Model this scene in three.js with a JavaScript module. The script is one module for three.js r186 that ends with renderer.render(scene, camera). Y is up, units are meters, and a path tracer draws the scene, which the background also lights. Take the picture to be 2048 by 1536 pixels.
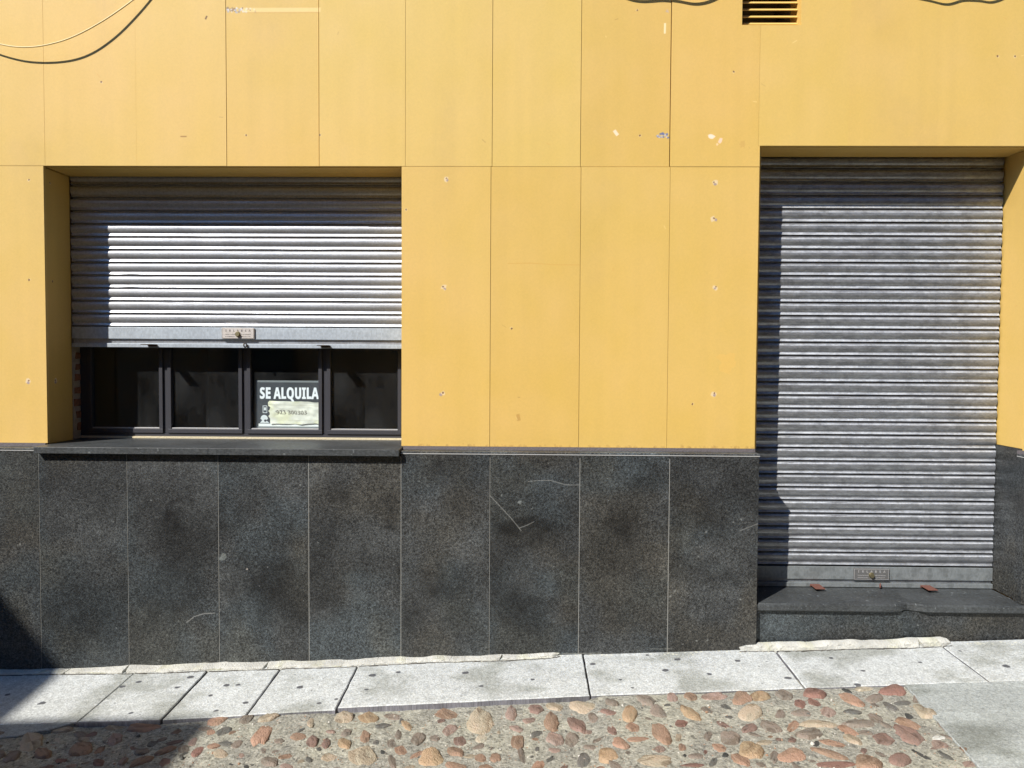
import * as THREE from 'three';
import { Sky } from 'three/addons/objects/Sky.js';
import { RoundedBoxGeometry } from 'three/addons/geometries/RoundedBoxGeometry.js';
import { mergeGeometries, mergeVertices, toCreasedNormals } from 'three/addons/utils/BufferGeometryUtils.js';

// ---------------------------------------------------------------- camera, sky, sun, exposure
const scene = new THREE.Scene();
const camera = new THREE.PerspectiveCamera(54.22, 4 / 3, 0.05, 2000);
camera.position.set(0, 1.54, 3.89);
camera.rotation.order = 'YXZ';
camera.rotation.set(THREE.MathUtils.degToRad(-2.02), THREE.MathUtils.degToRad(1.0), 0.006);

const SUN = new THREE.Vector3(-0.87, 1.15, 1.0);           // towards the sun: upper left, in front of the facade
const sky = new Sky();
sky.name = 'sky';
sky.scale.setScalar(1000);
sky.userData.kind = 'structure';
Object.assign(sky.material.uniforms.turbidity, { value: 6 });
Object.assign(sky.material.uniforms.rayleigh, { value: 0.55 });
Object.assign(sky.material.uniforms.mieCoefficient, { value: 0.003 });
sky.material.uniforms.sunPosition.value.copy(SUN).normalize();
if (sky.material.uniforms.cloudCoverage) sky.material.uniforms.cloudCoverage.value = 0;
scene.add(sky);
scene.environmentIntensity = 0.13;

const sun = new THREE.DirectionalLight(0xfff8ee, 4.6);
sun.position.copy(SUN).multiplyScalar(10);
sun.castShadow = true;
sun.shadow.mapSize.set(4096, 4096);
Object.assign(sun.shadow.camera, { left: -12, right: 12, top: 12, bottom: -12, near: 0.1, far: 50 });
sun.shadow.radius = 1;
scene.add(sun, sun.target);

const renderer = new THREE.WebGLRenderer({ antialias: true });
renderer.setSize(1024, 768);
renderer.toneMapping = THREE.LinearToneMapping;
renderer.toneMappingExposure = 1.42;
renderer.shadowMap.enabled = true;

// ---------------------------------------------------------------- noise, textures
let seed = 7;
const rnd = () => { seed = (seed + 0x6d2b79f5) | 0; let t = Math.imul(seed ^ (seed >>> 15), 1 | seed); t = (t + Math.imul(t ^ (t >>> 7), 61 | t)) ^ t; return ((t ^ (t >>> 14)) >>> 0) / 4294967296; };
const rr = (a, b) => a + (b - a) * rnd();
const hash = (x, y, s) => { let h = (Math.imul(x, 374761393) + Math.imul(y, 668265263) + Math.imul(s, 1274126177)) | 0; h = Math.imul(h ^ (h >>> 13), 1274126177); return ((h ^ (h >>> 16)) >>> 0) / 4294967296; };
function vn(x, y, s = 0) {                                   // value noise, 0..1
  const ix = Math.floor(x), iy = Math.floor(y), fx = x - ix, fy = y - iy;
  const u = fx * fx * (3 - 2 * fx), v = fy * fy * (3 - 2 * fy);
  const a = hash(ix, iy, s), b = hash(ix + 1, iy, s), c = hash(ix, iy + 1, s), d = hash(ix + 1, iy + 1, s);
  return a + (b - a) * u + (c - a) * v + (a - b - c + d) * u * v;
}
const fbm = (x, y, o = 4, s = 0) => { let t = 0, a = 0.5, n = 0; for (let i = 0; i < o; i++) { t += a * vn(x, y, s + i); n += a; a *= 0.5; x = x * 2.03 + 11.3; y = y * 2.03 + 5.7; } return t / n; };
const clamp = (x, a = 0, b = 1) => Math.min(b, Math.max(a, x));
const sst = (a, b, x) => { const t = clamp((x - a) / (b - a)); return t * t * (3 - 2 * t); };
const ENC = new Uint8Array(4097).map((_, i) => { const c = i / 4096; return Math.round(255 * (c <= 0.0031308 ? 12.92 * c : 1.055 * Math.pow(c, 1 / 2.4) - 0.055)); });
const enc = (c) => ENC[Math.round(clamp(c) * 4096)];

// canvas filled from fn(u, v) (v up) giving linear rgb (or one raw value when raw is set)
function mk(w, h, fn, raw = false) {
  const cv = document.createElement('canvas'); cv.width = w; cv.height = h;
  const ctx = cv.getContext('2d'), im = ctx.createImageData(w, h), d = im.data;
  for (let j = 0, p = 0; j < h; j++) for (let i = 0; i < w; i++, p += 4) {
    const c = fn((i + 0.5) / w, 1 - (j + 0.5) / h, i, j);
    if (raw) { d[p] = d[p + 1] = d[p + 2] = clamp(c) * 255; } else { d[p] = enc(c[0]); d[p + 1] = enc(c[1]); d[p + 2] = enc(c[2]); }
    d[p + 3] = 255;
  }
  ctx.putImageData(im, 0, 0);
  return { cv, ctx };
}
function tex(cv, srgb = true) {
  const t = new THREE.CanvasTexture(cv);
  t.wrapS = t.wrapT = THREE.RepeatWrapping; t.magFilter = THREE.LinearFilter;
  if (srgb) t.colorSpace = THREE.SRGBColorSpace;
  return t;
}
const rgb = (r, g, b) => new THREE.Color().setRGB(r, g, b);
const std = (o) => new THREE.MeshStandardMaterial(o);

// --- yellow painted panels: x -2.8..2.8, y 1.0..3.8 in one map
const FX = -2.8, FW = 5.6, FY = 1.0, FH = 2.8;
const fac = mk(2048, 1024, (u, v, i, j) => {
  const x = FX + u * FW, y = FY + v * FH;
  const low = fbm(x * 0.9, y * 0.9, 3, 3) - 0.5, mid = fbm(x * 6, y * 5, 3, 9) - 0.5, fine = vn(x * 150, y * 150, 4) - 0.5;
  const run = vn(x * 26, y * 1.1, 17) - 0.5, px = hash(i, j, 5) - 0.5;
  const k = 1 + 0.07 * low + 0.05 * mid + 0.045 * fine + 0.035 * run + 0.035 * px;
  const dirt = sst(0.62, 0.86, fbm(x * 2.2 + 4, y * 1.2, 4, 31)) * 0.05 * (0.6 + 0.8 * vn(x * 40, y * 30, 8));
  return [0.665 * k * (1 - dirt), 0.456 * (k - 0.07 * low) * (1 - dirt), 0.127 * (k + 0.25 * mid) * (1 - dirt * 0.4)];
});
{
  const c = fac.ctx, S = 2048 / FW, X = (x) => (x - FX) * S, Y = (y) => 1024 - (y - FY) * S;
  const blot = (x, y, r, col, n = 7) => { c.fillStyle = col; c.beginPath(); for (let i = 0; i < n; i++) { const a = i / n * 6.283, q = r * S * rr(0.45, 1.15); c[i ? 'lineTo' : 'moveTo'](X(x) + Math.cos(a) * q, Y(y) + Math.sin(a) * q); } c.fill(); };
  // filled screw holes and chips where brackets once sat
  for (const [x, y] of [[-0.412, 2.457], [-0.423, 1.9], [-0.427, 1.351], [0.965, 2.439], [0.96, 2.256], [0.973, 1.906], [0.974, 1.358], [-2.607, 1.399]]) {
    blot(x, y, 0.017, 'rgba(226,206,170,0.85)', 9); blot(x + rr(-0.012, 0.012), y - 0.006, 0.009, 'rgba(158,142,142,0.9)'); blot(x + rr(-0.006, 0.006), y + 0.004, 0.005, 'rgba(96,62,40,0.95)');
  }
  for (const [x, y] of [[-0.072, 1.69], [0.579, 2.679], [-2.595, 1.93], [-2.586, 2.448], [-1.449, 2.68], [0.867, 1.305], [0.559, 3.31], [-1.424, 3.315], [2.377, 3.076], [2.464, 3.076], [-1.065, 2.68], [-0.62, 2.3], [1.05, 3.0], [-2.2, 2.95]]) { blot(x, y, 0.009, 'rgba(238,220,180,0.6)'); blot(x, y, 0.006, 'rgba(92,58,30,0.9)'); }
  // chipped plaster, torn sticker residue, scratches
  for (let i = 0; i < 26; i++) blot(0.702 + rr(-0.035, 0.025), 2.679 + rr(-0.011, 0.011), rr(0.003, 0.008), ['rgba(98,110,160,0.9)', 'rgba(206,202,204,0.9)', 'rgba(150,152,176,0.9)'][i % 3]);
  for (let i = 0; i < 34; i++) blot(-1.548 + Math.abs(rr(0, 0.2)) * rnd() * 1.0 + 0.006, 3.315 + rr(-0.011, 0.011), rr(0.003, 0.009), ['rgba(216,214,214,0.9)', 'rgba(168,170,186,0.85)', 'rgba(120,100,88,0.7)'][i % 3]);
  c.fillStyle = 'rgba(246,220,160,0.55)'; c.fillRect(X(-1.46), Y(3.326), 0.40 * S, 0.022 * S);
  c.fillStyle = 'rgba(186,140,70,0.4)'; c.fillRect(X(-1.46), Y(3.304), 0.39 * S, 0.004 * S);
  const line = (pts, wd, col) => { c.strokeStyle = col; c.lineWidth = wd * S; c.beginPath(); pts.forEach(([x, y], i) => c[i ? 'lineTo' : 'moveTo'](X(x), Y(y))); c.stroke(); };
  line([[0.447, 2.705], [0.466, 2.680]], 0.017, 'rgba(246,226,204,0.9)');
  line([[0.7, 3.245], [0.699, 3.192]], 0.010, 'rgba(247,232,196,0.85)');
  blot(0.711, 3.305, 0.012, 'rgba(196,176,160,0.8)');
  blot(0.941, 2.674, 0.021, 'rgba(247,226,206,0.95)'); blot(0.99, 2.652, 0.015, 'rgba(246,208,186,0.9)'); blot(0.972, 2.634, 0.009, 'rgba(246,214,176,0.8)');
  blot(1.102, 2.634, 0.021, 'rgba(200,160,88,0.5)', 12); blot(1.043, 1.521, 0.06, 'rgba(240,186,90,0.18)', 14);
  line([[-1.655, 3.268], [-1.647, 3.285]], 0.008, 'rgba(96,66,30,0.9)');
  line([[-1.79, 2.672], [-1.758, 2.672]], 0.005, 'rgba(130,90,40,0.8)');
  line([[-0.095, 2.025], [0.02, 2.028], [0.15, 2.020], [0.279, 2.019]], 0.0035, 'rgba(206,164,84,0.9)');
  line([[-0.037, 1.246], [-0.03, 1.212]], 0.018, 'rgba(170,130,66,0.5)');
  for (let i = 0; i < 60; i++) { const x = rr(-2.7, 2.7), y = rr(1.1, 3.6); line([[x, y], [x + rr(-0.03, 0.03), y + rr(-0.02, 0.02)]], rr(0.002, 0.004), ['rgba(206,158,80,0.5)', 'rgba(250,228,168,0.5)', 'rgba(150,110,60,0.4)'][i % 3]); }
  // grime along the lower edge of the cladding
  for (let i = 0; i < 90; i++) blot(rr(-0.64, 1.19), 1.078 + rnd() * rnd() * 0.014, rr(0.003, 0.012), 'rgba(120,92,50,0.16)');
}
const facTex = tex(fac.cv);
const paintBump = tex(mk(512, 512, (u, v, i, j) => 0.5 + 0.35 * (vn(u * 64, v * 64, 2) - 0.5) + 0.4 * (fbm(u * 9, v * 9, 3, 7) - 0.5) + 0.18 * (hash(i, j, 3) - 0.5), true).cv, false);
paintBump.repeat.set(9, 4.5);
const yellowOf = (c) => std({ color: c, map: facTex, roughness: 0.62, bumpMap: paintBump, bumpScale: 0.0004 });
const yellows = [yellowOf(rgb(1, 1, 1)), yellowOf(rgb(0.985, 0.955, 0.91)), yellowOf(rgb(1, 0.985, 1.02)), yellowOf(rgb(0.97, 0.93, 0.86))];

const STAIN = [[-1.827, 0.749, 0.07, -0.6], [-1.7, 0.6, 0.25, -0.5], [-1.271, 0.347, 0.28, -0.5], [-0.904, 0.771, 0.1, -0.4], [-0.67, 0.747, 0.06, -0.6], [-0.487, 0.33, 0.24, -0.45], [0.031, 0.623, 0.16, -0.6], [0.033, 0.28, 0.25, -0.45], [0.56, 0.681, 0.16, -0.5], [0.9, 0.75, 0.2, -0.45], [0.94, 0.45, 0.2, -0.35], [-1.824, 0.288, 0.3, -0.4], [-1.479, 0.634, 0.2, -0.2], [-0.385, 0.96, 0.15, -0.5], [-2.3, 0.16, 0.22, -0.35],
  [-0.435, 0.514, 0.2, 0.9], [0.084, 0.441, 0.24, 0.9], [-0.12, 0.66, 0.16, 0.8], [0.492, 0.9, 0.26, 0.8], [0.106, 0.93, 0.14, 0.7], [0.702, 0.5, 0.3, 0.5], [-1.635, 0.82, 0.24, 0.45], [-1.957, 0.2, 0.2, 0.6], [-2.137, 0.575, 0.3, 0.35], [1.375, 0.14, 0.14, 1.1], [-0.905, 0.194, 0.26, 0.6], [-0.28, 0.2, 0.16, 0.6], [1.07, 0.3, 0.22, 0.4], [-1.45, 0.2, 0.12, 0.7], [-2.6, 0.7, 0.3, 0.3], [0.3, 0.62, 0.12, 0.5]];
// --- dark granite plinth: x -2.8..2.8, y -0.2..1.2
const JOINTS = [-2.509, -2.049, -1.576, -1.108, -0.632, -0.177, 0.282, 0.738, 1.192, 9];
const plin = mk(2048, 512, (u, v, i, j) => {
  const x0 = -2.8 + u * 5.6, y = -0.2 + v * 1.4;
  const id = JOINTS.findIndex((q) => x0 < q), x = x0 + id * 13.71, X = x0;      // every slab is cut from another block
  let k = 0.95 + 1.3 * (fbm(x * 3.4, y * 3.4, 5, 41) - 0.5), L = 0;
  const wob = 0.34 * (fbm(x * 6, y * 6, 4, 45) - 0.5), wob2 = 0.34 * (fbm(x * 6 + 31, y * 6, 4, 46) - 0.5);
  for (const [a, b, r, s] of STAIN) { const q = Math.hypot(X + wob - a, y + wob2 - b) / r; if (q < 1) { const f = 1 - sst(0.1, 1, q); if (s < 0) k *= 1 + s * 1.05 * f * (0.3 + 1.3 * fbm(x * 24, y * 24, 3, 50)); else L += s * f; } }
  L = clamp(L * (0.35 + 1.3 * sst(0.35, 0.65, fbm(x * 11, y * 11, 4, 59))) + 0.9 * sst(0.52, 0.7, fbm(x * 5.3 + 7, y * 5.3, 5, 57)), 0, 1.6);
  k *= [1, 1.05, 0.97, 1.0, 1.04, 0.95, 0.86, 0.98, 0.93, 1][id] ?? 1;
  const g1 = vn(x * 190, y * 190, 51), g2 = hash(i, j, 52), g3 = clamp(0.5 + 1.35 * (vn(x * 165, y * 165, 53) - 0.5)), dusty = vn(x * 140, y * 140, 58);
  const speck = Math.pow(g2, 6) * 2.6 + Math.pow(g1, 4) * 1.1 + L * (0.35 + 1.6 * dusty * dusty + 1.6 * g2 * g2 * g2) * 0.40;
  const base = 0.031 * k * (0.10 + 1.1 * Math.pow(g3, 1.5) + 0.5 * g1 + speck);
  const warm = sst(0.45, 0.7, fbm(x * 3.1 + 9, y * 2.6, 3, 60));
  const cool = sst(0.42, 0.66, fbm(x * 2.7 - 5, y * 2.9, 3, 64)); return [base * (0.92 + 0.12 * warm - 0.1 * cool), base * (0.99 + 0.02 * warm), base * (1.0 - 0.12 * warm + 0.07 * cool)];
});
{
  const c = plin.ctx, S = 2048 / 5.6, X = (x) => (x + 2.8) * S, Y = (y) => 512 - (y + 0.2) * S;
  const line = (pts, wd, col) => { c.strokeStyle = col; c.lineWidth = wd * S; c.beginPath(); pts.forEach(([x, y], i) => c[i ? 'lineTo' : 'moveTo'](X(x), Y(y))); c.stroke(); };
  const crack = 'rgba(150,150,146,0.7)';
  line([[-0.177, 0.835], [-0.12, 0.775], [-0.07, 0.722], [-0.014, 0.654]], 0.004, crack); line([[-0.028, 0.667], [0.012, 0.682], [0.051, 0.702]], 0.004, crack);
  line([[0.016, 0.907], [0.07, 0.914], [0.132, 0.915], [0.209, 0.893], [0.286, 0.893]], 0.0035, crack);
  line([[1.098, 0.665], [1.194, 0.705]], 0.004, 'rgba(130,130,126,0.7)'); line([[-1.746, 0.157], [-1.706, 0.189], [-1.653, 0.206], [-1.595, 0.209]], 0.005, crack);
  line([[0.2, 0.02], [0.4, 0.024]], 0.004, 'rgba(170,170,160,0.6)'); line([[0.65, 0.05], [0.76, 0.052]], 0.003, 'rgba(170,170,160,0.5)');
  const spot = (x, y, r, col) => { c.fillStyle = col; c.beginPath(); for (let i = 0; i < 8; i++) { const a = i * 0.785, q = r * S * rr(0.3, 1.2); c[i ? 'lineTo' : 'moveTo'](X(x) + Math.cos(a) * q, Y(y) + Math.sin(a) * q); } c.fill(); };
  spot(-1.559, 0.502, 0.022, 'rgba(130,136,134,0.6)'); spot(-0.022, 0.797, 0.014, 'rgba(130,136,134,0.7)'); spot(-1.43, 0.44, 0.008, 'rgba(190,180,170,0.8)');
  for (let i = 0; i < 110; i++) spot(rr(-2.8, 2.8), rr(-0.15, 1.05), rr(0.003, 0.007), 'rgba(160,164,160,0.55)');
}
const plinTex = tex(plin.cv);
const grainBump = tex(mk(512, 512, (u, v, i, j) => 0.5 + 0.5 * (vn(u * 110, v * 110, 2) - 0.5) + 0.4 * (hash(i, j, 3) - 0.5), true).cv, false);
const plinBump = grainBump.clone(); plinBump.repeat.set(9, 2.25); plinBump.needsUpdate = true;
const granite = std({ map: plinTex, roughness: 0.5, bumpMap: plinBump, bumpScale: 0.0012 });
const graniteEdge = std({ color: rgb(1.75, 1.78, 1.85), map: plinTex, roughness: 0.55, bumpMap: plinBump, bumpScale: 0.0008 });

const honedTex = tex(mk(512, 512, (u, v, i, j) => { const k = 1 + 0.9 * (fbm(u * 9, v * 9, 5, 66) - 0.5) + 0.7 * (vn(u * 150, v * 150, 67) - 0.5) + 0.5 * (hash(i, j, 68) - 0.5) + 2.2 * sst(0.9, 0.97, vn(u * 90, v * 90, 69)); return [0.053 * k, 0.058 * k, 0.060 * k]; }).cv);
const honed = std({ map: honedTex, roughness: 0.45, bumpMap: grainBump, bumpScale: 0.0012 });
// --- pale granite pavement: x -2.8..2.8, z 0..0.7
const GUM = [[-1.667, 0.208], [-1.913, 0.243], [-1.97, 0.29], [-1.685, 0.315], [-1.45, 0.303], [-1.393, 0.301], [-1.486, 0.404], [-1.396, 0.556], [-1.784, 0.561], [-1.074, 0.35], [-0.936, 0.515], [-2.511, 0.336], [-0.744, 0.249], [-0.622, 0.223], [0.045, 0.344], [0.463, 0.367], [0.508, 0.451], [0.633, 0.107], [0.69, 0.282], [0.773, 0.167], [1.063, 0.202], [1.242, 0.4], [1.521, 0.206], [1.612, 0.353], [1.526, 0.489], [1.916, 0.283], [2.169, 0.174], [2.283, 0.351], [-0.865, 0.48], [-0.286, 0.252], [0.346, 0.189], [-0.198, 0.397], [-0.742, 0.397], [0.891, 0.337], [-1.286, 0.486], [-2.276, 0.436], [2.474, 0.238]];
const pavFn = (x, z, i, j) => {
  const low = fbm(x * 2.6, z * 2.6, 4, 70) - 0.5, g1 = vn(x * 170, z * 170, 71), g2 = hash(i, j, 72), g3 = vn(x * 60, z * 60, 73);
  let k = 1 + 0.26 * low + 0.42 * (g1 - 0.5) + 0.42 * (g2 - 0.5) + 0.22 * (g3 - 0.5);
  if (g2 > 0.93) k *= 0.55; if (g2 < 0.05) k *= 1.4;
  const dirt = sst(0.46, 0.78, fbm(x * 5 + 3, z * 7, 5, 77)) * 0.34;
  k *= 1 - dirt;
  return [0.505 * k, 0.53 * k, 0.525 * (k - dirt * 0.1)];
};
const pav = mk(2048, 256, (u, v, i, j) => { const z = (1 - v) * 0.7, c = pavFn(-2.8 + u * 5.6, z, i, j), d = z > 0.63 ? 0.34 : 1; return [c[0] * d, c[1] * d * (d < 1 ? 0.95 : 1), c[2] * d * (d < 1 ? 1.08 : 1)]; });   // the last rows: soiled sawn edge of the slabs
const FILLET = [[[-3.365, 0.11], [-2.712, 0.114], [-2.177, 0.131], [-1.831, 0.147], [-1.653, 0.139], [-1.257, 0.136], [-0.881, 0.139], [-0.495, 0.12], [-0.119, 0.126], [0.148, 0.11], [0.188, 0.092]], [[1.103, 0.092], [1.188, 0.098], [1.405, 0.112], [1.663, 0.11], [1.979, 0.116], [2.167, 0.106]]];
{
  const c = pav.ctx, S = 2048 / 5.6, X = (x) => (x + 2.8) * S, Z = (z) => z * S;
  const blot = (x, z, r, col) => { c.fillStyle = col; c.beginPath(); for (let i = 0; i < 11; i++) { const a = i / 11 * 6.283, q = r * S * rr(0.75, 1.15); c[i ? 'lineTo' : 'moveTo'](X(x) + Math.cos(a) * q * 1.15, Z(z) + Math.sin(a) * q); } c.fill(); };
  for (const [x, z] of GUM) { const r = rr(0.007, 0.017); blot(x, z, r, 'rgba(66,68,72,0.86)'); blot(x + r * 0.2, z + r * 0.2, r * 0.5, 'rgba(92,92,94,0.6)'); }
  for (let i = 0; i < 150; i++) blot(rr(-2.8, 2.8), rr(0.05, 0.6), rr(0.002, 0.005), 'rgba(90,92,94,0.6)');
  for (let i = 0; i < 40; i++) blot(rr(-2.8, 2.8), rr(0.05, 0.6), rr(0.02, 0.06), 'rgba(150,150,146,0.10)');
  // dirty crack where the mortar strip has come away from the slabs
  c.strokeStyle = 'rgba(50,46,38,0.9)';
  for (const run of FILLET) for (let i = 1; i < run.length; i++) {
    const [x0, z0] = run[i - 1], [x1, z1] = run[i];
    for (let t = 0; t < 8; t++) { c.lineWidth = rr(2.5, 5.5); c.beginPath(); c.moveTo(X(x0 + (x1 - x0) * t / 8), Z(z0 + (z1 - z0) * t / 8 + 0.005 + rr(-0.004, 0.004))); c.lineTo(X(x0 + (x1 - x0) * (t + 1) / 8), Z(z0 + (z1 - z0) * (t + 1) / 8 + 0.005 + rr(-0.004, 0.004))); c.stroke(); }
  }
  // crumbs of lime against the wall
  for (let i = 0; i < 260; i++) blot(rr(-2.8, 2.8), 0.082 + rnd() * rnd() * 0.05, rr(0.002, 0.007), 'rgba(218,216,196,0.7)');
}
const pavTex = tex(pav.cv);
const pavBump = grainBump.clone(); pavBump.repeat.set(9, 1.125); pavBump.needsUpdate = true;
const pavement = std({ map: pavTex, roughness: 0.85, bumpMap: pavBump, bumpScale: 0.002 });
const apronTile = tex(mk(512, 512, (u, v, i, j) => { const c = pavFn(u * 1.4 + 20, v * 1.4 + 4, i, j), w = 0.9 + 0.3 * (fbm(u * 3, v * 14, 3, 88) - 0.5); return [c[0] * 0.74 * w, c[1] * 0.76 * w, c[2] * 0.75 * w]; }).cv);
const apronMat = std({ map: apronTile, roughness: 0.85, bumpMap: grainBump, bumpScale: 0.003 });
const mortarTile = tex(mk(512, 256, (u, v, i, j) => { const k = 1 + 0.5 * (fbm(u * 14, v * 7, 4, 90) - 0.5) + 0.2 * (hash(i, j, 9) - 0.5); const y = sst(0.5, 0.75, fbm(u * 6, v * 4, 3, 95)); return [0.50 * k, 0.50 * k, (0.46 - 0.05 * y) * k]; }).cv);
const mortar = std({ map: mortarTile, roughness: 0.95, bumpMap: grainBump, bumpScale: 0.004 });
// --- cement of the roadway
const cement = mk(1024, 1024, (u, v, i, j) => {
  const x = u * 8, y = v * 8, f = fbm(x * 1.1, y * 1.1, 4, 100) - 0.5, m = fbm(x * 6, y * 6, 3, 104) - 0.5, g = vn(u * 300, v * 300, 108), p = hash(i, j, 109);
  let k = 1 + 0.45 * f + 0.55 * m + 0.5 * (g - 0.5) + 0.4 * (p - 0.5);
  const peb = vn(u * 120, v * 120, 111); if (peb > 0.76) k *= 1.25; if (peb < 0.2) k *= 0.62;
  return [0.292 * k, 0.288 * k, (0.243 - 0.03 * f) * k];
});
{ const c = cement.ctx; for (let i = 0; i < 1400; i++) { const t = rnd(); c.fillStyle = t < 0.35 ? 'rgba(212,206,192,0.55)' : t < 0.6 ? 'rgba(150,104,78,0.5)' : 'rgba(74,70,62,0.6)'; c.beginPath(); c.ellipse(rr(0, 1024), rr(0, 1024), rr(1, 4.5), rr(1, 3), rr(0, 3), 0, 6.3); c.fill(); } }
const cementTex = tex(cement.cv);
const cementBump = tex(mk(512, 512, (u, v, i, j) => 0.5 + 0.5 * (fbm(u * 40, v * 40, 4, 5) - 0.5) + 0.35 * (vn(u * 130, v * 130, 8) - 0.5) + 0.2 * (hash(i, j, 2) - 0.5), true).cv, false);
const roadMat = std({ map: cementTex, roughness: 0.95, bumpMap: cementBump, bumpScale: 0.008 });
// --- stones
const stoneTile = tex(mk(512, 512, (u, v, i, j) => { const w = fbm(u * 5, v * 5, 4, 120), b = vn(u * 4 + w * 5, v * 22 + w * 9, 122), k = 0.52 + 0.85 * w + 0.6 * (b - 0.5) + 0.22 * (hash(i, j, 7) - 0.5) + 0.45 * sst(0.58, 0.66, w); return [k * 0.9, k * (0.86 + 0.16 * b), k * (0.8 + 0.25 * b)]; }).cv);
const stoneOf = (r, g, b) => std({ color: rgb(r, g, b), map: stoneTile, roughness: 0.75, bumpMap: cementBump, bumpScale: 0.007 });
const STONE = { o: stoneOf(0.393, 0.247, 0.176), q: stoneOf(0.331, 0.219, 0.155), a: stoneOf(0.417, 0.294, 0.185), t: stoneOf(0.447, 0.365, 0.271), p: stoneOf(0.363, 0.259, 0.218), r: stoneOf(0.271, 0.151, 0.121), m: stoneOf(0.267, 0.174, 0.143), b: stoneOf(0.267, 0.219, 0.181), g: stoneOf(0.168, 0.160, 0.145), d: stoneOf(0.075, 0.075, 0.071), y: stoneOf(0.532, 0.472, 0.368), w: stoneOf(0.795, 0.780, 0.735) };
// --- galvanised slats
const metalFn = (d) => mk(1024, 512, (u, v, i, j) => {
  const s = fbm(u * 7, v * 60, 3, 130 + d), w = fbm(u * 9, v * 9, 4, 134 + d), f = vn(u * 160, v * 90, 138), p = hash(i, j, 139);
  let k = 1 + 0.12 * (s - 0.5) + 0.22 * (w - 0.5) + 0.25 * (f - 0.5) + 0.2 * (p - 0.5);
  if (d) k *= 1 - 0.22 * sst(0.4, 0.7, fbm(u * 40, v * 40, 3, 150));
  return [k * 0.62, k * 0.63, k * 0.65];
});
const metalRough = tex(mk(512, 256, (u, v, i, j) => 0.44 + 0.3 * (fbm(u * 12, v * 24, 4, 160) - 0.5) + 0.2 * (hash(i, j, 1) - 0.5), true).cv, false);
const metalBump = tex(mk(512, 256, (u, v, i, j) => 0.5 + 0.8 * (fbm(u * 30, v * 30, 4, 170) - 0.5), true).cv, false);
const mirror = (t) => { t.wrapS = t.wrapT = THREE.MirroredRepeatWrapping; return t; };
mirror(metalRough); mirror(metalBump);
const phys = (o) => new THREE.MeshPhysicalMaterial({ anisotropy: 0.5, ...o });
const zinc = phys({ color: rgb(0.70, 0.715, 0.735), map: mirror(tex(metalFn(0).cv)), metalness: 0.62, roughness: 1.05, roughnessMap: metalRough, bumpMap: metalBump, bumpScale: 0.0003 });
const zincDirty = phys({ anisotropy: 0.75, color: rgb(0.55, 0.57, 0.595), map: mirror(tex(metalFn(1).cv)), metalness: 0.66, roughness: 1.08, roughnessMap: metalRough, bumpMap: metalBump, bumpScale: 0.0005 });
const sheet = std({ color: rgb(0.66, 0.73, 0.78), map: zinc.map, metalness: 0.3, roughness: 0.5, bumpMap: metalBump, bumpScale: 0.0004 });
const sheetDirty = std({ color: rgb(0.36, 0.39, 0.39), map: zincDirty.map, metalness: 0.3, roughness: 0.55, bumpMap: metalBump, bumpScale: 0.0004 });
// --- plain ones
const frameMat = std({ color: rgb(0.055, 0.056, 0.066), roughness: 0.45, metalness: 0.3, bumpMap: grainBump, bumpScale: 0.0002 });
const beadMat = std({ color: rgb(0.42, 0.42, 0.42), roughness: 0.5, metalness: 0.4 });
const rust = std({ color: rgb(0.15, 0.06, 0.043), roughness: 0.8, bumpMap: grainBump, bumpScale: 0.001 });
const darkSteel = std({ color: rgb(0.09, 0.07, 0.055), roughness: 0.6, metalness: 0.5 });
const brass = std({ color: rgb(0.25, 0.22, 0.13), roughness: 0.5, metalness: 0.8 });
const cream = std({ color: rgb(0.62, 0.55, 0.38), roughness: 0.95, bumpMap: grainBump, bumpScale: 0.003 });
const limeMortar = std({ color: rgb(0.44, 0.36, 0.28), map: mortarTile, roughness: 0.95, bumpMap: grainBump, bumpScale: 0.004 });
limeMortar.color.setRGB(0.85, 0.7, 0.6);
const brickMat = std({ color: rgb(0.33, 0.14, 0.07), map: stoneTile, roughness: 0.9, bumpMap: grainBump, bumpScale: 0.003 });
const roomMat = std({ color: rgb(0.2, 0.185, 0.165), roughness: 0.9 });
const bedMat = std({ color: rgb(0.11, 0.10, 0.085), roughness: 1 });
const capMat = std({ color: rgb(0.13, 0.115, 0.12), roughness: 0.75, bumpMap: grainBump, bumpScale: 0.002 });
const cableMat = std({ color: rgb(0.74, 0.58, 0.28), roughness: 0.5 });

// ---------------------------------------------------------------- helpers
const used = new Map();
const numbered = (n) => { const k = used.get(n) ?? 0; used.set(n, k + 1); return k ? `${n}_${String(k).padStart(3, '0')}` : n; };
function add(name, geo, mat, parent = scene, label) {
  const m = new THREE.Mesh(geo, mat); m.name = parent === scene ? numbered(name) : name; m.castShadow = m.receiveShadow = true;
  if (label) m.userData.label = label;
  parent.add(m); return m;
}
function group(name, parent = scene, data) { const g = new THREE.Group(); g.name = parent === scene ? numbered(name) : name; if (data) Object.assign(g.userData, data); parent.add(g); return g; }
function uvBy(geo, fn) {                                     // uv from position and normal
  const p = geo.attributes.position, n = geo.attributes.normal, a = new Float32Array(p.count * 2);
  for (let i = 0; i < p.count; i++) { const r = fn(p.getX(i), p.getY(i), p.getZ(i), n.getX(i), n.getY(i), n.getZ(i)); a[2 * i] = r[0]; a[2 * i + 1] = r[1]; }
  geo.setAttribute('uv', new THREE.BufferAttribute(a, 2)); return geo;
}
const flat = (x, y, z, nx, ny, nz) => Math.abs(nz) >= Math.max(Math.abs(nx), Math.abs(ny)) ? [x, y] : Math.abs(nx) > Math.abs(ny) ? [z + x, y] : [x, z + y];
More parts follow.
